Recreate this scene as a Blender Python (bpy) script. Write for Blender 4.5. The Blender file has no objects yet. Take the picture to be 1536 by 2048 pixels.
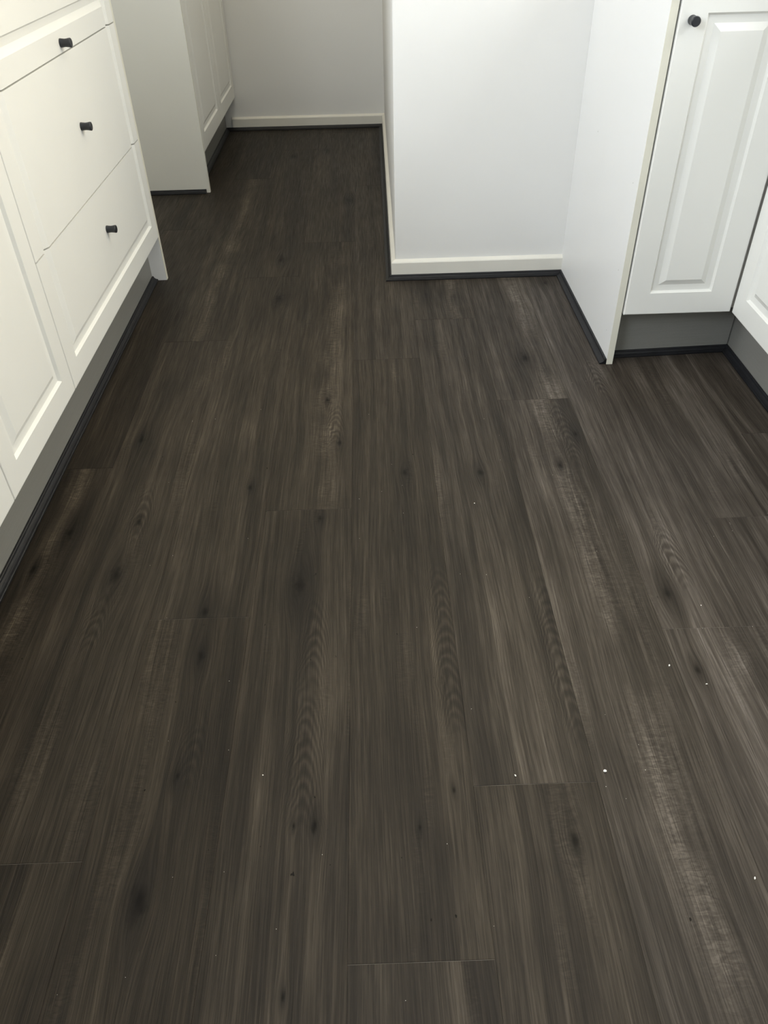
import bpy, bmesh, math, random
from mathutils import Vector, Matrix

S = bpy.context.scene
COL = S.collection
random.seed(7)

# ------------------------------------------------------------------ camera
cam_data = bpy.data.cameras.new('camera')
cam = bpy.data.objects.new('camera', cam_data)
COL.objects.link(cam)
PITCH, YAW, ROLL, FPX, CAM_H = 0.692849625, 0.00748736666, 0.028454413, 1545.88837, 1.035
def cam_axes():
    ca, sa = math.cos(PITCH), math.sin(PITCH)
    cb, sb = math.cos(YAW), math.sin(YAW)
    cc, sc = math.cos(ROLL), math.sin(ROLL)
    fwd = Vector((sb * ca, cb * ca, -sa))
    right = Vector((cb, -sb, 0))
    down = fwd.cross(right)
    return cc * right + sc * down, -sc * right + cc * down, fwd
_r, _d, _f = cam_axes()
cam.matrix_world = Matrix(((_r.x, -_d.x, -_f.x, 0), (_r.y, -_d.y, -_f.y, 0), (_r.z, -_d.z, -_f.z, CAM_H), (0, 0, 0, 1)))
cam_data.sensor_fit = 'VERTICAL'
cam_data.sensor_height = 36.0
cam_data.lens = FPX * 36.0 / 2048.0
cam_data.clip_start = 0.02
S.camera = cam

# ------------------------------------------------------------------ world, lights, exposure
world = bpy.data.worlds.new('outside')
S.world = world
world.use_nodes = True
_bg = world.node_tree.nodes['Background']
_bg.inputs[0].default_value = (0.75, 0.85, 1.0, 1)
_bg.inputs[1].default_value = 1.0

def area_light(name, loc, target, sx, sy, power, color, spread=180):
    d = bpy.data.lights.new(name, 'AREA')
    d.shape = 'RECTANGLE'
    d.size, d.size_y, d.energy, d.color = sx, sy, power, color
    d.spread = math.radians(spread)
    o = bpy.data.objects.new(name, d)
    o.location = loc
    o.rotation_euler = (Vector(target) - Vector(loc)).to_track_quat('-Z', 'Y').to_euler()
    COL.objects.link(o)
    return o
# daylight from two windows over the left bench, a warmer one over the right bench, an added warm fill light, and a ceiling lamp in the dim hall
area_light('window_and_fill_light', (-1.25, -0.3, 1.70), (0.2, -0.3, 1.70), 1.3, 0.9, 51, (0.82, 0.90, 1.0))
area_light('window_and_fill_light', (-1.25, 1.5, 1.65), (0.2, 1.5, 1.65), 1.0, 0.9, 20.5, (0.95, 0.98, 1.0))
area_light('window_and_fill_light', (1.48, 1.4, 1.65), (0.0, 1.4, 1.65), 1.0, 0.9, 18.5, (0.98, 1.0, 0.97))
area_light('window_and_fill_light', (1.1, 2.44, 1.6), (1.1, 0.0, 1.6), 0.70, 0.9, 25, (1.0, 0.82, 0.50))  # added fill light before the solid middle wall, for floor sheen
HALL_LAMP = 7.0
S.view_settings.view_transform = 'Standard'
S.view_settings.look = 'None'
S.view_settings.gamma = 1.0
S.view_settings.use_curve_mapping = False
S.view_settings.exposure = 0.0
S.cycles.max_bounces = 8
S.cycles.diffuse_bounces = 5
S.cycles.adaptive_threshold = 0.015

# ------------------------------------------------------------------ materials
class NT:
    def __init__(self, name):
        self.m = bpy.data.materials.new(name)
        self.m.use_nodes = True
        self.t = self.m.node_tree
        self.b = self.t.nodes['Principled BSDF']
    def node(self, kind, **kw):
        n = self.t.nodes.new(kind)
        for k, v in kw.items():
            setattr(n, k, v)
        return n
    def link(self, a, b):
        self.t.links.new(a, b)
    def put(self, sock, v):
        if hasattr(v, 'is_linked') or hasattr(v, 'links'):
            self.link(v, sock)
        else:
            sock.default_value = v
    def math(self, op, a, b=None, c=None, clamp=False):
        n = self.node('ShaderNodeMath', operation=op, use_clamp=clamp)
        self.put(n.inputs[0], a)
        if b is not None: self.put(n.inputs[1], b)
        if c is not None: self.put(n.inputs[2], c)
        return n.outputs[0]
    def xyz(self, x, y, z):
        n = self.node('ShaderNodeCombineXYZ')
        for i, v in enumerate((x, y, z)): self.put(n.inputs[i], v)
        return n.outputs[0]
    def noise(self, vec, scale=1.0, detail=2.0, rough=0.5, dist=0.0):
        n = self.node('ShaderNodeTexNoise')
        self.link(vec, n.inputs['Vector'])
        n.inputs['Scale'].default_value = scale
        n.inputs['Detail'].default_value = detail
        n.inputs['Roughness'].default_value = rough
        n.inputs['Distortion'].default_value = dist
        return n.outputs['Fac']
    def ramp(self, fac, stops, interp='LINEAR'):
        n = self.node('ShaderNodeValToRGB')
        n.color_ramp.interpolation = interp
        e = n.color_ramp.elements
        while len(e) < len(stops): e.new(0.5)
        for el, (p, c) in zip(e, stops):
            el.position = p
            el.color = (*c, 1) if len(c) == 3 else c
        self.put(n.inputs[0], fac)
        return n.outputs[0]
    def mix(self, fac, a, b, mode='MIX'):
        n = self.node('ShaderNodeMix', data_type='RGBA', blend_type=mode)
        self.put(n.inputs[0], fac)
        self.put(n.inputs[6], a if not isinstance(a, tuple) else (*a[:3], 1))
        self.put(n.inputs[7], b if not isinstance(b, tuple) else (*b[:3], 1))
        return n.outputs[2]
    def maprange(self, v, a, b, c, d, smooth=False):
        n = self.node('ShaderNodeMapRange', interpolation_type='SMOOTHSTEP' if smooth else 'LINEAR')
        self.put(n.inputs[0], v)
        for i, q in enumerate((a, b, c, d)): n.inputs[1 + i].default_value = q
        return n.outputs[0]
    def bump(self, h, strength, dist):
        n = self.node('ShaderNodeBump')
        n.inputs['Strength'].default_value = strength
        n.inputs['Distance'].default_value = dist
        self.link(h, n.inputs['Height'])
        self.link(n.outputs[0], self.b.inputs['Normal'])
    def obj(self):
        return self.node('ShaderNodeTexCoord').outputs['Object']
    def pos(self):
        return self.node('ShaderNodeNewGeometry').outputs['Position']

def plain(name, color, rough, spec=0.5, metal=0.0, nscale=0, nstrength=0.0, var=0.0, vscale=3.0, bdist=0.0005):
    t = NT(name)
    t.b.inputs['Roughness'].default_value = rough
    t.b.inputs['Specular IOR Level'].default_value = spec
    t.b.inputs['Metallic'].default_value = metal
    p = t.pos()
    if var:
        f = t.noise(p, vscale, 3)
        lo = tuple(c * (1 - var) for c in color)
        hi = tuple(min(1, c * (1 + var)) for c in color)
        t.link(t.ramp(f, [(0.3, lo), (0.7, hi)]), t.b.inputs['Base Color'])
    else:
        t.b.inputs['Base Color'].default_value = (*color, 1)
    if nscale:
        t.bump(t.noise(p, nscale, 2), nstrength, bdist)
    return t.m

M_DOOR = plain('white_vinyl', (0.79, 0.785, 0.745), 0.38, nscale=260, nstrength=0.06, var=0.015)
M_DOOR_R = M_DOOR
M_WALL = plain('painted_wall', (0.77, 0.765, 0.745), 0.7, spec=0.2, nscale=140, nstrength=0.10, var=0.012)
M_CEIL = plain('painted_ceiling', (0.86, 0.86, 0.84), 0.8, spec=0.2, nscale=90, nstrength=0.05)
M_SKIRT = plain('painted_skirting', (0.74, 0.72, 0.655), 0.40, nscale=90, nstrength=0.05, var=0.03, vscale=9)
M_EDGE = plain('cream_edge_tape', (0.72, 0.70, 0.60), 0.45, var=0.03, vscale=12)
M_CARCASS = plain('white_carcass', (0.72, 0.71, 0.68), 0.5, var=0.01)
M_TRIM = plain('black_scotia', (0.0085, 0.0088, 0.0105), 0.45, spec=0.3, nscale=420, nstrength=0.25, var=0.25, vscale=45)
M_KNOB = plain('matt_black_metal', (0.013, 0.015, 0.019), 0.36, spec=0.5, nscale=500, nstrength=0.04, var=0.1)
M_TOP = plain('pale_laminate', (0.66, 0.65, 0.62), 0.4, var=0.05, vscale=60)
M_CRUMB = plain('white_crumb', (0.85, 0.82, 0.76), 0.8, var=0.1, vscale=400)
M_SUB = plain('subfloor', (0.05, 0.045, 0.04), 0.9, var=0.1)
M_FRAME = plain('window_frame', (0.75, 0.75, 0.74), 0.4, var=0.01)

def panel_material():
    # white melamine end panel with four little chip marks near its front edge
    t = NT('white_melamine')
    t.b.inputs['Roughness'].default_value = 0.40
    p = t.pos()
    mask = None
    for (y, z, r) in ((2.2407, 0.481, 0.0022), (1.8791, 0.4557, 0.0018), (1.8725, 0.2471, 0.0018), (1.8835, 0.0772, 0.0016)):
        n = t.node('ShaderNodeVectorMath', operation='DISTANCE')
        t.link(p, n.inputs[0])
        n.inputs[1].default_value = (0.622, y, z)
        d = t.maprange(n.outputs['Value'], r * 0.5, r, 1.0, 0.0)
        mask = d if mask is None else t.math('MAXIMUM', mask, d)
    base = t.ramp(t.noise(p, 4, 2), [(0.3, (0.785, 0.785, 0.775)), (0.7, (0.80, 0.80, 0.79))])
    t.link(t.mix(mask, base, (0.30, 0.29, 0.27)), t.b.inputs['Base Color'])
    t.bump(t.noise(p, 300, 2), 0.04, 0.0004)
    return t.m
M_PANEL = panel_material()
M_PANTRY = plain('warm_white_melamine', (0.79, 0.775, 0.70), 0.45, nscale=300, nstrength=0.04, var=0.012)

def kick_material():
    t = NT('brushed_grey_laminate')
    p = t.pos()
    sep = t.node('ShaderNodeSeparateXYZ'); t.link(p, sep.inputs[0])
    v = t.xyz(t.math('MULTIPLY', sep.outputs[0], 6.0), t.math('MULTIPLY', sep.outputs[1], 6.0), t.math('MULTIPLY', sep.outputs[2], 700.0))
    f = t.noise(v, 1.0, 3)
    s = t.noise(p, 900, 2)
    g = t.math('ADD', t.math('MULTIPLY', f, 0.4), t.math('MULTIPLY', s, 0.6))
    t.link(t.ramp(g, [(0.25, (0.20, 0.196, 0.178)), (0.75, (0.27, 0.265, 0.243))]), t.b.inputs['Base Color'])
    t.b.inputs['Metallic'].default_value = 0.1
    t.b.inputs['Roughness'].default_value = 0.40
    t.bump(g, 0.05, 0.0003)
    return t.m
M_KICK = kick_material()

def plank_material():
    # dark smoked-oak vinyl plank: grain, pores, knots and cathedral arches in the plank's own coordinates
    t = NT('dark_oak_plank')
    sep = t.node('ShaderNodeSeparateXYZ'); t.link(t.obj(), sep.inputs[0])
    U, V = sep.outputs[0], sep.outputs[1]
    def attr(name):
        n = t.node('ShaderNodeAttribute', attribute_type='OBJECT', attribute_name=name)
        return n
    seed = attr('seed').outputs['Fac']
    sd = t.math('MULTIPLY', seed, 17.0)
    # slow waviness of the grain
    w1 = t.noise(t.xyz(t.math('MULTIPLY', U, 4.0), t.math('MULTIPLY', V, 1.1), sd), 1.0, 2)
    u = t.math('ADD', U, t.math('MULTIPLY', t.math('SUBTRACT', w1, 0.5), 0.042))
    dark = None
    halo = None
    for k in range(5):
        s = t.node('ShaderNodeSeparateXYZ'); t.link(attr('knot%d' % k).outputs['Vector'], s.inputs[0])
        ku, kv, kr = s.outputs
        r = t.math('MAXIMUM', kr, 0.0005)
        jit = t.noise(t.xyz(t.math('MULTIPLY', U, 90.0), t.math('MULTIPLY', V, 50.0), t.math('ADD', sd, float(k))), 1.0, 3)
        du = t.math('DIVIDE', t.math('SUBTRACT', U, ku), r)
        dv = t.math('DIVIDE', t.math('SUBTRACT', V, kv), r)
        q = t.math('ADD', t.math('MULTIPLY', du, du), t.math('MULTIPLY', t.math('MULTIPLY', dv, dv), 0.10))
        w = t.math('EXPONENT', t.math('MULTIPLY', q, -0.55))
        u = t.math('SUBTRACT', u, t.math('MULTIPLY', t.math('MULTIPLY', t.math('SUBTRACT', U, ku), w), 0.85))
        q2 = t.math('ADD', t.math('MULTIPLY', du, du), t.math('MULTIPLY', t.math('MULTIPLY', dv, dv), 0.20))
        q2 = t.math('MULTIPLY', q2, t.math('ADD', t.math('MULTIPLY', jit, 5.0), -1.1))
        d = t.math('EXPONENT', t.math('MULTIPLY', t.math('MAXIMUM', q2, 0.0), -4.5))
        h = t.math('EXPONENT', t.math('MULTIPLY', q, -0.9))
        on = t.math('GREATER_THAN', kr, 0.001)
        d = t.math('MULTIPLY', d, on); h = t.math('MULTIPLY', h, on)
        dark = d if dark is None else t.math('MAXIMUM', dark, d)
        halo = h if halo is None else t.math('MAXIMUM', halo, h)
    def n2(su, sv, off, detail=3, rough=0.55):
        return t.noise(t.xyz(t.math('MULTIPLY', u, su), t.math('MULTIPLY', V, sv), t.math('ADD', sd, off)), 1.0, detail, rough)
    low = n2(30.0, 0.7, 1.0, 2)
    mid = n2(110.0, 1.3, 2.0, 4, 0.62)
    fine = n2(520.0, 9.0, 3.0, 3, 0.6)
    pore = n2(900.0, 22.0, 4.0, 2, 0.6)
    blot = t.noise(t.xyz(t.math('MULTIPLY', U, 14.0), t.math('MULTIPLY', V, 4.5), t.math('ADD', sd, 5.0)), 1.0, 3)
    ripple = t.noise(t.xyz(t.math('MULTIPLY', U, 60.0), t.math('MULTIPLY', V, 150.0), t.math('ADD', sd, 6.0)), 1.0, 2, 0.5, 1.2)
    rmask = t.maprange(t.noise(t.xyz(t.math('MULTIPLY', U, 16.0), t.math('MULTIPLY', V, 2.6), t.math('ADD', sd, 9.0)), 1.0, 2), 0.57, 0.70, 0.0, 1.0, True)
    # broad band of pale ripple figure that some boards carry
    fs_ = t.node('ShaderNodeSeparateXYZ'); t.link(attr('figure').outputs['Vector'], fs_.inputs[0])
    fx = t.math('DIVIDE', t.math('SUBTRACT', u, fs_.outputs[0]), 0.030)
    fv = t.maprange(t.noise(t.xyz(t.math('MULTIPLY', U, 9.0), t.math('MULTIPLY', V, 5.0), t.math('ADD', sd, 14.0)), 1.0, 3), 0.36, 0.60, 0.0, 1.0, True)
    fig = t.math('MULTIPLY', t.math('MULTIPLY', t.math('EXPONENT', t.math('MULTIPLY', t.math('MULTIPLY', fx, fx), -1.0)), fv), fs_.outputs[2])
    rmask = t.math('MAXIMUM', t.math('MULTIPLY', rmask, 0.55), fig)
    g = t.math('MULTIPLY', low, 0.58)
    g = t.math('ADD', g, t.math('MULTIPLY', mid, 0.50))
    g = t.math('ADD', g, t.math('MULTIPLY', fine, 0.52))
    g = t.math('ADD', g, t.math('MULTIPLY', blot, 0.34))
    g = t.math('ADD', g, -0.47)
    # pale ripple figure
    g = t.math('ADD', g, t.math('MULTIPLY', t.math('MULTIPLY', t.math('SUBTRACT', ripple, 0.45), rmask), 0.58))
    # cathedral arches
    for k in range(2):
        s = t.node('ShaderNodeSeparateXYZ'); t.link(attr('arch%d' % k).outputs['Vector'], s.inputs[0])
        cu, cv, cl = s.outputs
        sg = t.math('SIGN', cl); L = t.math('ABSOLUTE', cl)
        wob = t.math('MULTIPLY', t.math('SUBTRACT', t.noise(t.xyz(t.math('MULTIPLY', U, 25.0), t.math('MULTIPLY', V, 14.0), sd), 1.0, 3), 0.5), 0.055)
        x = t.math('SUBTRACT', t.math('ADD', U, t.math('MULTIPLY', wob, 0.4)), cu)
        al = t.math('ADD', t.math('MULTIPLY', t.math('SUBTRACT', V, cv), sg), wob)
        xx = t.math('MULTIPLY', x, x)
        ph = t.math('SUBTRACT', t.math('DIVIDE', al, 0.027), t.math('MULTIPLY', xx, 5200.0))
        wave = t.math('SINE', t.math('MULTIPLY', ph, 6.283))
        mk = t.math('EXPONENT', t.math('MULTIPLY', xx, -1000.0))
        m1 = t.maprange(al, -0.06, 0.05, 0.0, 1.0, True)
        m2 = t.maprange(t.math('SUBTRACT', L, al), -0.09, 0.02, 0.0, 1.0, True)
        on = t.math('GREATER_THAN', L, 0.01)
        a = t.math('MULTIPLY', t.math('MULTIPLY', mk, m1), t.math('MULTIPLY', m2, on))
        g = t.math('ADD', g, t.math('MULTIPLY', t.math('MULTIPLY', wave, a), 0.095))
        g = t.math('ADD', g, t.math('MULTIPLY', a, -0.01))
    g = t.math('ADD', g, t.math('MULTIPLY', fig, 0.13))
    g = t.math('SUBTRACT', g, t.math('MULTIPLY', halo, 0.20))
    col = t.ramp(g, [(0.18, (0.0055, 0.0040, 0.0028)), (0.36, (0.0125, 0.0100, 0.0074)), (0.50, (0.0225, 0.0187, 0.0145)), (0.64, (0.040, 0.0345, 0.028)), (0.80, (0.075, 0.067, 0.057)), (0.95, (0.14, 0.13, 0.115))])
    # dark long checks and pores
    chk = t.maprange(n2(70.0, 0.8, 11.0, 3, 0.7), 0.24, 0.34, 1.0, 0.0, True)
    col = t.mix(t.math('MULTIPLY', chk, 0.55), col, (0.006, 0.0047, 0.0036))
    pm = t.maprange(pore, 0.34, 0.44, 0.45, 0.0)
    col = t.mix(pm, col, (0.009, 0.007, 0.0055))
    col = t.mix(t.math('MULTIPLY', dark, 0.9, clamp=True), col, (0.0028, 0.0020, 0.0015))
    # plank-to-plank and streak-to-streak tint, with left-to-right floor light painted in
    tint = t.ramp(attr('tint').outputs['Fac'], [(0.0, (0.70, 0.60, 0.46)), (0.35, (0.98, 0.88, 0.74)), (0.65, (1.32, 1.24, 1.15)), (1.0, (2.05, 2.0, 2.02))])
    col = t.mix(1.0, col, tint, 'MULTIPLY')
    t.link(col, t.b.inputs['Base Color'])
    t.link(t.maprange(fine, 0.3, 0.7, 0.60, 0.42), t.b.inputs['Roughness'])
    t.link(t.maprange(dark, 0.0, 1.0, 0.2, 0.12), t.b.inputs['Specular IOR Level'])
    t.b.inputs['Specular IOR Level'].default_value = 0.2
    hgt = t.math('ADD', t.math('MULTIPLY', fine, 0.5), t.math('MULTIPLY', pore, 0.7))
    hgt = t.math('ADD', hgt, t.math('MULTIPLY', t.math('MULTIPLY', ripple, rmask), 1.4))
    hgt = t.math('ADD', hgt, t.math('MULTIPLY', mid, 0.5))
    t.bump(hgt, 0.55, 0.0011)
    return t.m
M_PLANK = plank_material()
M_PEDGE = plain('worn_plank_edge', (0.085, 0.078, 0.068), 0.6, var=0.5, vscale=30)

# ------------------------------------------------------------------ mesh helpers
def mesh_obj(name, verts, faces, mat, parent=None, smooth=False):
    me = bpy.data.meshes.new(name)
    me.from_pydata([tuple(v) for v in verts], [], faces)
    me.materials.append(mat)
    bm = bmesh.new(); bm.from_mesh(me)
    bmesh.ops.recalc_face_normals(bm, faces=bm.faces)
    bm.to_mesh(me); bm.free()
    if smooth:
        for p in me.polygons: p.use_smooth = True
    o = bpy.data.objects.new(name, me)
    COL.objects.link(o)
    if parent: o.parent = parent
    return o

def boxes(bl):
    vs, fs = [], []
    for (x0, x1, y0, y1, z0, z1) in bl:
        b = len(vs)
        vs += [(x, y, z) for z in (z0, z1) for (x, y) in ((x0, y0), (x1, y0), (x1, y1), (x0, y1))]
        fs += [tuple(b + i for i in f) for f in ((3, 2, 1, 0), (4, 5, 6, 7), (0, 1, 5, 4), (1, 2, 6, 5), (2, 3, 7, 6), (3, 0, 4, 7))]
    return vs, fs

def box(name, x0, x1, y0, y1, z0, z1, mat, parent=None, bevel=0.0, seg=2):
    vs, fs = boxes([(x0, x1, y0, y1, z0, z1)])
    if parent:
        vs = [tuple(Vector(v) - parent.location) for v in vs]
    o = mesh_obj(name, vs, fs, mat, parent)
    if bevel:
        bm = bmesh.new(); bm.from_mesh(o.data)
        bmesh.ops.bevel(bm, geom=bm.edges[:], offset=bevel, segments=seg, profile=0.5, affect='EDGES')
        bm.to_mesh(o.data); bm.free()
    return o

def prism(name, pts, z0, z1, mat, parent=None, round_at=(), r=0.004):
    n = len(pts)
    vs = [(x, y, z0) for x, y in pts] + [(x, y, z1) for x, y in pts]
    fs = [tuple(range(n - 1, -1, -1)), tuple(range(n, 2 * n))] + [(i, (i + 1) % n, n + (i + 1) % n, n + i) for i in range(n)]
    o = mesh_obj(name, vs, fs, mat, parent)
    if round_at:
        bm = bmesh.new(); bm.from_mesh(o.data); bm.verts.ensure_lookup_table()
        ed = [e for e in bm.edges if {e.verts[0].index, e.verts[1].index} in [{i, i + n} for i in round_at]]
        bmesh.ops.bevel(bm, geom=ed, offset=r, segments=4, profile=0.5, affect='EDGES')
        bm.to_mesh(o.data); bm.free()
    return o

def sweep(name, profile, p0, p1, side, k0, k1, mat, kind_structure=True, parent=None):
    """strip along p0->p1; profile (depth, height), depth grows to `side` (+1 left of travel); ends mitred by k0/k1 * depth"""
    a, b = Vector((*p0, 0)), Vector((*p1, 0))
    d = (b - a).normalized()
    nrm = Vector((-d.y, d.x, 0)) * side
    A = [a + nrm * q + d * (k0 * q) + Vector((0, 0, h)) for q, h in profile]
    B = [b + nrm * q + d * (k1 * q) + Vector((0, 0, h)) for q, h in profile]
    n = len(profile)
    vs = A + B
    fs = [tuple(range(n)), tuple(range(2 * n - 1, n - 1, -1))] + [(i, n + i, n + (i + 1) % n, (i + 1) % n) for i in range(n)]
    o = mesh_obj(name, vs, fs, mat, parent)
    if kind_structure: o['kind'] = 'structure'
    return o

SCOTIA = [(0, 0), (0.018, 0), (0.018, 0.0032), (0.0165, 0.0042), (0.0125, 0.0052), (0.0088, 0.0072), (0.0062, 0.0102), (0.0052, 0.0134), (0.0040, 0.0146), (0, 0.0146)]
SKIRT = [(0, 0), (0.0135, 0), (0.0135, 0.0520), (0.0115, 0.0550), (0.0, 0.0610)]

def thing(name, label, cat, loc=(0, 0, 0), group=None):
    o = bpy.data.objects.new(name, None)
    o.empty_display_size = 0.05
    COL.objects.link(o)
    o.location = loc
    o['label'], o['category'] = label, cat
    if group: o['group'] = group
    return o

def tag(o, label, cat, group=None):
    o['label'], o['category'] = label, cat
    if group: o['group'] = group
    return o

# routed raised-panel front, local x = width, z = height, front towards -y at y=0, back at y=+0.018
def front_bm(w, h, ml, mr, mb, mt):
    bm = bmesh.new()
    rings = [((0, 0, 0, 0), 0.018), ((0, 0, 0, 0), 0.0022), ((0.0007,) * 4, 0.0007), ((0.0022,) * 4, 0.0)]
    for e, y in ((0.0, 0.0), (0.0045, 0.0068), (0.0190, 0.0074), (0.0325, 0.0004), (0.0335, 0.0)):
        rings.append(((ml + e, mr + e, mb + e, mt + e), y))
    loops = []
    for (l, r, b, t), y in rings:
        loops.append([bm.verts.new(c) for c in ((l, y, b), (w - r, y, b), (w - r, y, h - t), (l, y, h - t))])
    bm.faces.new(loops[0])
    bm.faces.new(loops[-1][::-1])
    for a, b in zip(loops, loops[1:]):
        for i in range(4):
            j = (i + 1) % 4
            bm.faces.new((a[i], a[j], b[j], b[i]))
    bmesh.ops.recalc_face_normals(bm, faces=bm.faces)
    return bm

def bm_obj(name, bm, mat, parent, loc, rz=0.0):
    me = bpy.data.meshes.new(name)
    bm.to_mesh(me); bm.free()
    me.materials.append(mat)
    o = bpy.data.objects.new(name, me)
    COL.objects.link(o)
    o.parent = parent
    o.location = Vector(loc) - parent.location
    o.rotation_euler = (0, 0, rz)
    return o

def cut_front(bm, z0, z1):
    for z, sgn in ((z0, -1), (z1, 1)):
        if z is None: continue
        r = bmesh.ops.bisect_plane(bm, geom=bm.verts[:] + bm.edges[:] + bm.faces[:], plane_co=(0, 0, z), plane_no=(0, 0, sgn), clear_outer=True)
        ed = [e for e in r['geom_cut'] if isinstance(e, bmesh.types.BMEdge)]
        bmesh.ops.contextual_create(bm, geom=ed)
    bmesh.ops.recalc_face_normals(bm, faces=bm.faces)
    return bm

def knob(parent, loc, rz):
    """small black turned knob standing out along local -y"""
    prof = [(0.0, 0.0092), (0.002, 0.0092), (0.006, 0.0086), (0.011, 0.0082), (0.016, 0.0086), (0.020, 0.0094), (0.0228, 0.0097), (0.0242, 0.0093), (0.0248, 0.0083)]
    N = 28
    bm = bmesh.new()
    rows = []
    for (y, r) in prof:
        rows.append([bm.verts.new((r * math.cos(2 * math.pi * i / N), -y, r * math.sin(2 * math.pi * i / N))) for i in range(N)])
    for a, b in zip(rows, rows[1:]):
        for i in range(N):
            f = bm.faces.new((a[i], a[(i + 1) % N], b[(i + 1) % N], b[i])); f.smooth = True
    bm.faces.new(rows[-1]); bm.faces.new(rows[0][::-1])
    bmesh.ops.recalc_face_normals(bm, faces=bm.faces)
    o = bm_obj('knob', bm, M_KNOB, parent, parent.location, rz)
    o.location = loc
    return o

# ------------------------------------------------------------------ setting: shell
X_L, X_R, Y_B, Y_F, H_C = -1.28, 1.505, -3.2, 4.434, 2.4
KZ = 0.1435                                   # height of the kickboards
def hall_x(y): return 0.0785 + (y - 2.458) * 0.0085
def far_y(x): return 4.4255 + (x - 0.09) * -0.0160

floor = box('floor', X_L - 0.1, X_R + 0.1, Y_B - 0.1, Y_F + 0.1, -0.08, -0.0062, M_SUB)
floor['kind'] = 'structure'
ceil = box('ceiling', X_L - 0.1, X_R + 0.1, Y_B - 0.1, Y_F + 0.1, H_C, H_C + 0.1, M_CEIL); ceil['kind'] = 'structure'
def wall(name, bl):
    vs, fs = boxes(bl)
    o = mesh_obj(name, vs, fs, M_WALL); o['kind'] = 'structure'
    return o
# windows over the benches on both sides (all out of frame)
WL = [(-0.95, 0.35, 1.25, 2.15), (1.0, 2.0, 1.2, 2.1)]
WR = [(0.9, 1.9, 1.2, 2.1)]
def pierced(name, x0, x1, y0, y1, holes):
    bl, y = [], y0
    for (a, b, c, d) in holes:
        bl += [(x0, x1, y, a, 0, H_C), (x0, x1, a, b, 0, c), (x0, x1, a, b, d, H_C)]
        y = b
    return wall(name, bl + [(x0, x1, y, y1, 0, H_C)])
pierced('wall_left', X_L - 0.1, X_L, Y_B, Y_F + 0.1, WL)
pierced('wall_right', X_R, X_R + 0.1, Y_B, Y_F + 0.1, WR)
wall('wall_rear', [(X_L - 0.1, X_R + 0.1, Y_B - 0.1, Y_B, 0, H_C)])
wf = prism('wall_far', [(X_L, far_y(X_L)), (hall_x(4.42), far_y(hall_x(4.42))), (hall_x(4.42), 4.55), (X_L, 4.55)], 0, H_C, M_WALL); wf['kind'] = 'structure'
wm = prism('wall_middle', [(hall_x(2.458), 2.458), (X_R, 2.458), (X_R, 4.55), (hall_x(4.44), 4.55)], 0, H_C, M_WALL, round_at=(0,), r=0.004); wm['kind'] = 'structure'

def window(name, x, y0, y1, z0, z1, bars):
    w = 0.05
    bl = [(x - 0.03, x + 0.03, y0, y0 + w, z0, z1), (x - 0.03, x + 0.03, y1 - w, y1, z0, z1), (x - 0.03, x + 0.03, y0 + w, y1 - w, z0, z0 + w), (x - 0.03, x + 0.03, y0 + w, y1 - w, z1 - w, z1)]
    for b in bars: bl.append((x - 0.025, x + 0.025, b - 0.025, b + 0.025, z0 + w, z1 - w))
    vs, fs = boxes(bl)
    o = mesh_obj(name, vs, fs, M_FRAME); o['kind'] = 'structure'
    return o
for i, (x, (a, b, c, d)) in enumerate([(X_L - 0.05, WL[0]), (X_L - 0.05, WL[1]), (X_R + 0.05, WR[0])]):
    window('window_%d' % (i + 1), x, a, b, c, d, ((a + b) / 2,))
vs, fs = boxes([(0.72, 0.75, 2.42, 2.4575, 1.12, 2.08), (1.45, 1.48, 2.42, 2.4575, 1.12, 2.08), (0.75, 1.45, 2.42, 2.4575, 1.12, 1.15), (0.75, 1.45, 2.42, 2.4575, 2.05, 2.08)])
mesh_obj('window_4', vs, fs, M_FRAME)['kind'] = 'structure'  # unseen frame added around the fill light; the wall has no opening here
# round ceiling lamp in the hall
hl = thing('ceiling_lamp', 'round white ceiling lamp in the hall, above the picture', 'lamp', (-0.3, 3.7, H_C))
bm = bmesh.new()
bmesh.ops.create_cone(bm, cap_ends=True, segments=32, radius1=0.17, radius2=0.19, depth=0.05, matrix=Matrix.Translation((0, 0, -0.025)))
bm_obj('base', bm, M_FRAME, hl, hl.location)
_l = area_light('hall_lamp', (-0.3, 3.7, H_C - 0.055), (-0.3, 3.7, 0), 0.3, 0.3, HALL_LAMP, (1.0, 0.9, 0.68))

# ------------------------------------------------------------------ floor planks
PW, PL, P0 = 0.18225, 1.5275, 0.1242          # plank width, length, x of one seam
JOINT = {-5: 1.437, -4: 2.047, -3: 0.963, -2: 1.263, -1: 1.905, 0: 0.612, 1: 1.672, 2: 0.900, 3: 1.193, 4: 1.491,
         -6: 0.62, -7: 1.12, -8: 1.8, 5: 0.5, 6: 1.1, 7: 0.7}
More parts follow.
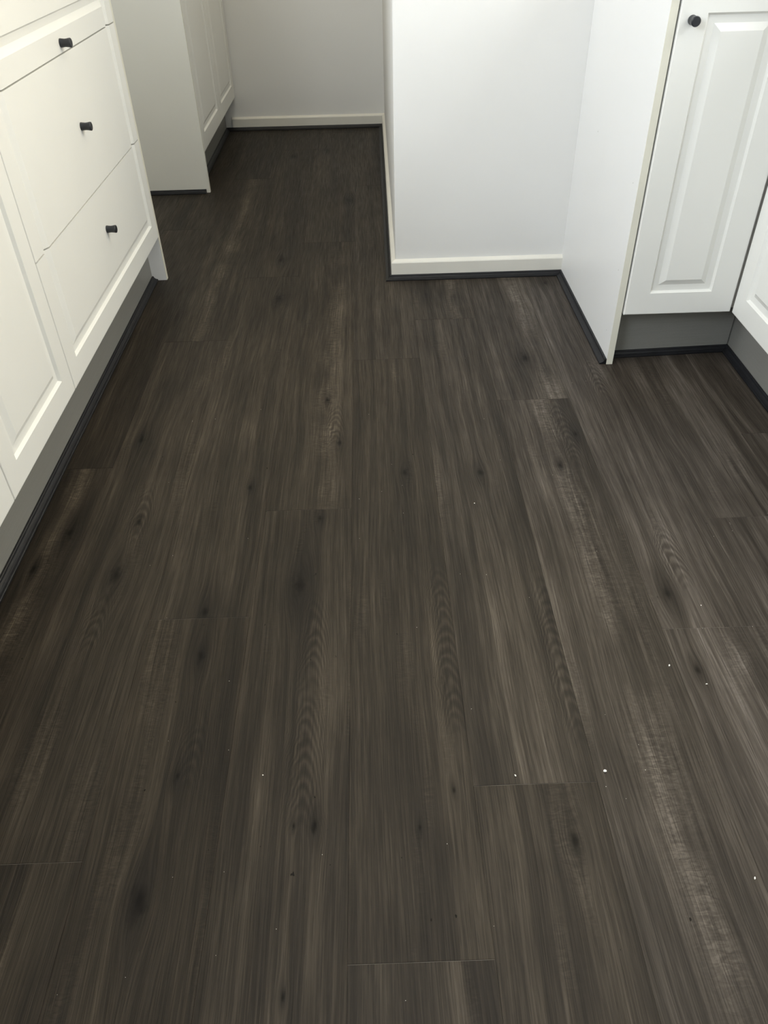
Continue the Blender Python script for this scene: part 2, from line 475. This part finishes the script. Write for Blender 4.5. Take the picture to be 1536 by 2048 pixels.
# dark knots (x, y, radius) and cathedral figures (apex x, apex y, end x, end y) as they lie on the floor
KNOTS = [(-0.512, 1.083, 0.02), (-0.563, 1.546, 0.015), (-0.503, 1.242, 0.011), (-0.316, 0.875, 0.012), (-0.325, 0.978, 0.013), (-0.315, 0.645, 0.008), (-0.155, 1.039, 0.023), (-0.124, 1.233, 0.009), (-0.088, 1.508, 0.011), (-0.106, 0.56, 0.010), (-0.136, 0.56, 0.005), (-0.333, 0.465, 0.023), (-0.135, 0.344, 0.006), (0.095, 0.606, 0.005), (0.042, 0.551, 0.005), (0.524, 0.985, 0.018), (0.52, 0.808, 0.010), (0.254, 0.525, 0.012), (0.412, 1.889, 0.02), (0.558, 2.375, 0.014), (-0.296, 2.324, 0.023), (-0.313, 2.637, 0.022), (-0.078, 3.251, 0.022), (-0.638, 1.213, 0.014), (-0.679, 1.108, 0.01), (0.47, 1.512, 0.012), (0.408, 1.391, 0.009), (-0.282, 1.346, 0.009), (0.06, 1.382, 0.013), (0.226, 1.373, 0.013), (-0.123, 1.701, 0.012), (-0.35, 3.9, 0.02), (-0.2, 4.0, 0.015)]
ARCHES = [(-0.13, 0.775, -0.121, 0.599), (-0.123, 0.975, -0.122, 0.857), (0.116, 1.053, 0.102, 0.757), (0.298, 1.031, 0.299, 0.737), (0.564, 1.161, 0.566, 1.059), (-0.522, 1.017, -0.516, 0.943), (-0.5, 1.34, -0.505, 1.235), (-0.299, 0.73, -0.297, 0.671), (0.578, 1.836, 0.583, 1.718), (-0.100, 1.665, -0.1, 1.54), (0.442, 1.654, 0.454, 1.447), (0.624, 1.437, 0.603, 1.256)]
LIGHT_TONE = {-5: 0.15, -4: 0.2, -3: 0.25, -2: 0.3, -1: 0.4, 0: 0.5, 1: 0.72, 2: 0.92, 3: 0.95, 4: 0.92}   # board tones per row: floor light painted in, darker left, lighter right
# boards that carry the ripple figure: (row, a y on the board): place across the board
FIGURE = {(1, 1.0): 0.105, (2, 0.6): 0.115, (-2, 1.7): 0.115, (1, 2.0): 0.145, (-5, 1.0): 0.12, (-4, 2.4): 0.10, (0, 2.5): 0.13}
prng = random.Random(21)
def plank(x0, x1, y0, y1, tone=0.5):
    w, l = x1 - x0, y1 - y0
    g, e, t = 0.00005, 0.0006, 0.006
    s0 = ((g, g), (w - g, g), (w - g, l - g), (g, l - g))
    s1 = ((g + 0.00015, g + e), (w - g - 0.00015, g + e), (w - g - 0.00015, l - g - e), (g + 0.00015, l - g - e))
    vs = [(x, y, -t) for x, y in s0] + [(x, y, -0.0004) for x, y in s0] + [(x, y, 0.0) for x, y in s1]
    fs = [(3, 2, 1, 0), (8, 9, 10, 11)]
    for b in (0, 4):
        fs += [(b + i, b + (i + 1) % 4, b + 4 + (i + 1) % 4, b + 4 + i) for i in range(4)]
    o = mesh_obj('plank', vs, fs, M_PLANK, floor)
    o.data.materials.append(M_PEDGE)
    for p in o.data.polygons:
        if p.normal.y > 0.3 and p.normal.z > 0.3: p.material_index = 1
    o.location = (x0, y0, 0)
    o['seed'] = prng.uniform(0.0, 40.0)
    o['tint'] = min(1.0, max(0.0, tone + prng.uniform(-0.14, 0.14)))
    for k in range(5): o['knot%d' % k] = [0.0, -5.0, 0.0]
    for k in range(2): o['arch%d' % k] = [0.0, -5.0, 0.0]
    o['figure'] = [0.0, 0.0, 0.0]
    for (c, fy_), fu in FIGURE.items():
        if y0 <= fy_ < y1 and abs(P0 + c * PW - x0) < 0.01: o['figure'] = [fu, 0.0, 1.0]
    n = 0
    for (kx, ky, kr) in KNOTS:
        if x0 <= kx < x1 and y0 <= ky < y1 and n < 5:
            o['knot%d' % n] = [kx - x0, ky - y0, kr]; n += 1
    n = 0
    for (ax, ay, bx, by) in ARCHES:
        if x0 <= ax < x1 and y0 <= ay < y1 and n < 2:
            o['arch%d' % n] = [(ax + bx) / 2 - x0, ay - y0, by - ay]; n += 1
    return o
for c in range(-8, 8):
    x0 = P0 + c * PW
    x1 = min(x0 + PW, X_R)
    x0 = max(x0, X_L)
    if x1 - x0 < 0.01: continue
    j = JOINT.get(c, prng.uniform(0.3, 1.5))
    y_start = -0.75
    ys = [y for y in (j + k * PL for k in range(-3, 4)) if y_start + 0.05 < y < Y_F]
    ys = [y_start] + ys + [Y_F]
    for a, b in zip(ys, ys[1:]):
        if b - a > 0.02: plank(x0, x1, a, b, LIGHT_TONE.get(c, 0.5))
# the part of the floor behind the photographer, in full lengths
for c in range(-8, 8):
    x0, x1 = max(P0 + c * PW, X_L), min(P0 + (c + 1) * PW, X_R)
    if x1 - x0 < 0.01: continue
    m = -0.75 - prng.uniform(0.6, 1.5)
    plank(x0, x1, m, -0.75); plank(x0, x1, Y_B, m)

# ------------------------------------------------------------------ skirting boards
b1 = sweep('baseboard_back', SKIRT, (hall_x(2.458), 2.458), (0.6222, 2.458), -1, -1, 0, M_SKIRT)
b2 = sweep('baseboard_hall', SKIRT, (hall_x(2.458), 2.458), (hall_x(4.42), far_y(hall_x(4.42))), 1, -1, -1, M_SKIRT)
b3 = sweep('baseboard_far', SKIRT, (-0.7, far_y(-0.7)), (hall_x(4.42), far_y(hall_x(4.42))), -1, 0, -1, M_SKIRT)

# black scotia trims: (wall line start, end, side, mitres)
D = 0.0137
hx0, hx1 = hall_x(2.458) - D, hall_x(4.42) - D
fy = lambda x: far_y(x) - D
TR = [
    ((-0.7290, -0.861), (-0.7290, 2.4940), -1, 0, 0),              # left kickboard
    ((-1.2700, 3.4035), (-0.6860, 3.4035), -1, 0, 0),             # pantry side panel
    ((-0.7350, 3.4205), (-0.7350, fy(-0.735)), -1, 0, -1),        # pantry kickboard
    ((-0.7350, fy(-0.735)), (hx1, fy(hx1)), -1, 1, -1),           # far wall
    ((hx0, 2.458 - D), (hx1, fy(hx1)), 1, -1, -1),                # hall wall
    ((hx0, 2.458 - D), (0.6218, 2.458 - D), -1, -1, -1),          # recess wall
    ((0.6218, 1.8385), (0.6218, 2.458 - D), 1, 0, -1),            # white end panel
    ((0.6388, 1.8855), (0.9690, 1.9015), -1, 0, -1),              # corner kickboard
    ((0.9690, 0.935), (0.9690, 1.9015), 1, 0, -1),                # right kickboard
]
for i, (a, b, s, k0, k1) in enumerate(TR):
    sweep('trim_%d' % (i + 1), SCOTIA, a, b, s, k0, k1, M_TRIM)

# ------------------------------------------------------------------ left run: drawer cabinet
R90 = math.pi / 2
FX = -0.680                                       # door faces of the left run
TOPZ = 0.866
dc = thing('drawer_cabinet', 'white base cabinet with three routed drawer fronts and black knobs, left side', 'cabinet', (-0.98, 2.02, 0))
box('carcass', -1.27, FX - 0.0215, 1.548, 2.4935, KZ + 0.002, TOPZ, M_CARCASS, dc)
box('side_panel', -1.27, FX - 0.003, 2.4945, 2.5120, 0.0, TOPZ, M_PANEL, dc)
box('edge_strip', FX - 0.0029, FX - 0.0018, 2.4947, 2.5118, 0.0, TOPZ, M_EDGE, dc)['label'] = 'pale cream edge strip'
W, HH = 2.4935 - 1.5475, TOPZ - KZ - 0.002
for (z0, z1) in ((None, 0.4345 - KZ), (0.4375 - KZ, 0.7315 - KZ), (0.7345 - KZ, None)):
    bm = cut_front(front_bm(W, HH, 0.054, 0.054, 0.0525, 0.0525), z0, z1)
    f = bm_obj('drawer_front', bm, M_DOOR, dc, (FX, 1.5475, KZ), R90)
    kz = {None: 0.337}.get(z0, 0.581 if z1 else 0.753)
    knob(f, (2.0215 - 1.5475, 0.0, kz - KZ), 0.0)

# ------------------------------------------------------------------ left run: two-door cabinet
def left_doors(y0, label):
    c = thing('door_cabinet', label, 'cabinet', (-0.98, y0 + 0.4, 0), 'two-door cabinets of the left run')
    box('carcass', -1.27, FX - 0.0215, y0, y0 + 0.802, KZ + 0.002, TOPZ, M_CARCASS, c)
    for (a, b, kl) in ((y0 + 0.0015, y0 + 0.3975, 0.366), (y0 + 0.4005, y0 + 0.7995, 0.03)):
        f = bm_obj('door', front_bm(b - a, HH, 0.054, 0.054, 0.0525, 0.0525), M_DOOR, c, (FX, a, KZ), R90)
        knob(f, (kl, 0.0, 0.66), 0.0)
left_doors(0.745, 'white two-door base cabinet next to the drawers, at the left edge')
left_doors(-0.058, 'white two-door base cabinet of the left run, behind the photographer')
left_doors(-0.861, 'white two-door base cabinet ending the left run, farthest from the drawers')
tag(box('kickboard', -0.745, -0.729, -0.861, 2.4940, 0.0005, KZ + 0.0005, M_KICK), 'long grey brushed kickboard under the left drawers and doors', 'kickboard')
tag(box('worktop', -1.275, -0.676, -0.866, 2.5140, TOPZ + 0.001, TOPZ + 0.034, M_TOP, bevel=0.002), 'pale worktop over the white drawers on the left', 'worktop')

# ------------------------------------------------------------------ pantry beyond the gap on the left
PX = -0.6705
pc = thing('pantry_cabinet', 'tall white cabinet with plain grey-lit side, in the dim corner by the far wall', 'cabinet', (-0.97, 3.9, 0))
PT = 2.10
box('carcass', -1.27, PX - 0.0215, 3.4215, 4.425, 0.158, PT, M_CARCASS, pc)
box('side_panel', -1.27, PX - 0.001, 3.4040, 3.4205, 0.0, PT, M_PANTRY, pc)
for (y0, y1) in ((3.4225, 3.9260), (3.9290, 4.4240)):
    bm_obj('door', front_bm(y1 - y0, PT - 0.157, 0.057, 0.057, 0.062, 0.062), M_DOOR, pc, (PX, y0, 0.1565), R90)
tag(box('kickboard', -0.751, -0.735, 3.4210, 4.424, 0.0005, 0.1575, M_KICK), 'dark grey kickboard under the tall cabinet doors', 'kickboard')

# ------------------------------------------------------------------ right: corner cabinet with end panel, and the cabinet on its right
DY = 1.832
cc = thing('corner_cabinet', 'white single-door base cabinet with black round knob beside the white end panel', 'cabinet', (0.78, 2.14, 0))
box('carcass', 0.6405, 1.48, DY + 0.0215, 2.456, KZ + 0.0015, TOPZ, M_CARCASS, cc)
box('side_panel', 0.6220, 0.6384, DY + 0.0065, 2.4575, 0.0, TOPZ, M_PANEL, cc)
box('edge_strip', 0.6220, 0.6384, DY + 0.0053, DY + 0.0064, 0.0, TOPZ, M_EDGE, cc)['label'] = 'cream edge strip'
f = bm_obj('door', front_bm(0.2735, HH, 0.0565, 0.0615, 0.0565, 0.0655), M_DOOR, cc, (0.6425, DY, KZ), 0.0)
knob(f, (0.6690 - 0.6425, 0.0, 0.787 - KZ), 0.0)

RX = 0.9190
rc = thing('base_cabinet', 'white base cabinet at the right edge, at right angles to the corner door', 'cabinet', (1.2, 1.38, 0))
box('carcass', RX + 0.0215, 1.48, 0.935, DY + 0.019, KZ + 0.0015, TOPZ, M_CARCASS, rc)
for (y1, y0, kl) in ((1.829, 1.383, 0.446 - 0.03), (1.380, 0.937, 0.03)):
    f = bm_obj('door', front_bm(y1 - y0, HH, 0.0565, 0.0565, 0.0565, 0.0655), M_DOOR, rc, (RX, y1, KZ), -R90)
    knob(f, (kl, 0.0, 0.787 - KZ), 0.0)
k1 = prism('kickboard', [(0.6388, 1.8855), (0.9675, 1.9014), (0.9675, 1.9174), (0.6388, 1.9015)], 0.0005, KZ, M_KICK)
tag(k1, 'short dark grey kickboard under the corner door with the round knob', 'kickboard')
k2 = box('kickboard', 0.9705, 0.9865, 0.935, 1.9175, 0.0005, KZ, M_KICK)
tag(k2, 'lighter grey kickboard running out of frame under the right edge cabinet', 'kickboard')
wt = prism('worktop', [(0.612, 1.812), (0.899, 1.812), (0.899, 0.93), (1.5, 0.93), (1.5, 2.455), (0.612, 2.455)], TOPZ + 0.001, TOPZ + 0.034, M_TOP)
tag(wt, 'pale corner worktop over the white cabinets on the right', 'worktop')

# ------------------------------------------------------------------ crumbs on the floor
CR = [((0.321, 0.628), (0.0030, 0.0026, 0.0020), 0.3, 'largest white crumb on the dark floor, lower right of the middle'),
      ((0.188, 0.626), (0.0012, 0.0026, 0.0010), 0.5, 'thin white crumb just above the lower right plank joint'),
      ((0.476, 0.819), (0.0018, 0.0024, 0.0014), -0.3, 'white crumb near a knot under the right-hand plank joint'),
      ((0.575, 0.952), (0.0010, 0.0016, 0.0009), 0.2, 'tiny pale crumb just above the right-hand plank joint'),
      ((-0.187, 0.641), (0.0013, 0.0015, 0.0010), 0.9, 'tiny pale crumb alone on the lower left planks'),
      ((0.201, 1.265), (0.0013, 0.0017, 0.0011), 0.0, 'tiny pale crumb alone in the middle of the floor'),
      ((0.525, 0.779), (0.0020, 0.0009, 0.0008), 0.1, 'flat pale crumb by the rippled grain at the right edge'),
      ((0.479, 0.464), (0.0011, 0.0024, 0.0010), -0.4, 'slim white crumb at the lower right edge of the floor')]
def crumb(loc, size, rz):
    bm = bmesh.new()
    bmesh.ops.create_icosphere(bm, subdivisions=1, radius=1.0)
    for v in bm.verts:
        k = prng.uniform(0.65, 1.15)
        v.co = Vector((v.co.x * size[0] * k, v.co.y * size[1] * k, v.co.z * size[2] * k))
    lo = min(v.co.z for v in bm.verts)
    for v in bm.verts: v.co.z -= lo
    me = bpy.data.meshes.new('crumb'); bm.to_mesh(me); bm.free()
    me.materials.append(M_CRUMB)
    o = bpy.data.objects.new('crumb', me)
    COL.objects.link(o)
    o.location = (*loc, 0.0); o.rotation_euler = (0, 0, rz)
    return o
for loc, size, rz, lab in CR:
    tag(crumb(loc, size, rz), lab, 'crumb', 'white crumbs on the floor')
vs, fs = [], []
pts = [(-0.26, 0.819), (0.27, 0.987), (-0.094, 0.517), (0.078, 0.526), (0.938, 1.736), (-0.408, 0.356)] + [(prng.uniform(-0.5, 0.8), prng.uniform(0.33, 1.9)) for _ in range(60)]
for (x, y) in pts:
    if x > 0.6 and y < 0.7: continue
    s = prng.uniform(0.0003, 0.0006); a = prng.uniform(0, 3.1); b = len(vs)
    ca, sa = math.cos(a) * s, math.sin(a) * s
    vs += [(x + ca, y + sa, 0), (x - sa, y + ca, 0), (x - ca, y - sa, 0), (x + sa, y - ca, 0), (x, y, s * 0.9)]
    fs += [(b, b + 1, b + 4), (b + 1, b + 2, b + 4), (b + 2, b + 3, b + 4), (b + 3, b, b + 4), (b + 3, b + 2, b + 1, b)]
du = mesh_obj('dust', vs, fs, M_CRUMB)
du['kind'] = 'stuff'
tag(du, 'fine pale dust specks scattered over the dark planks', 'dust')
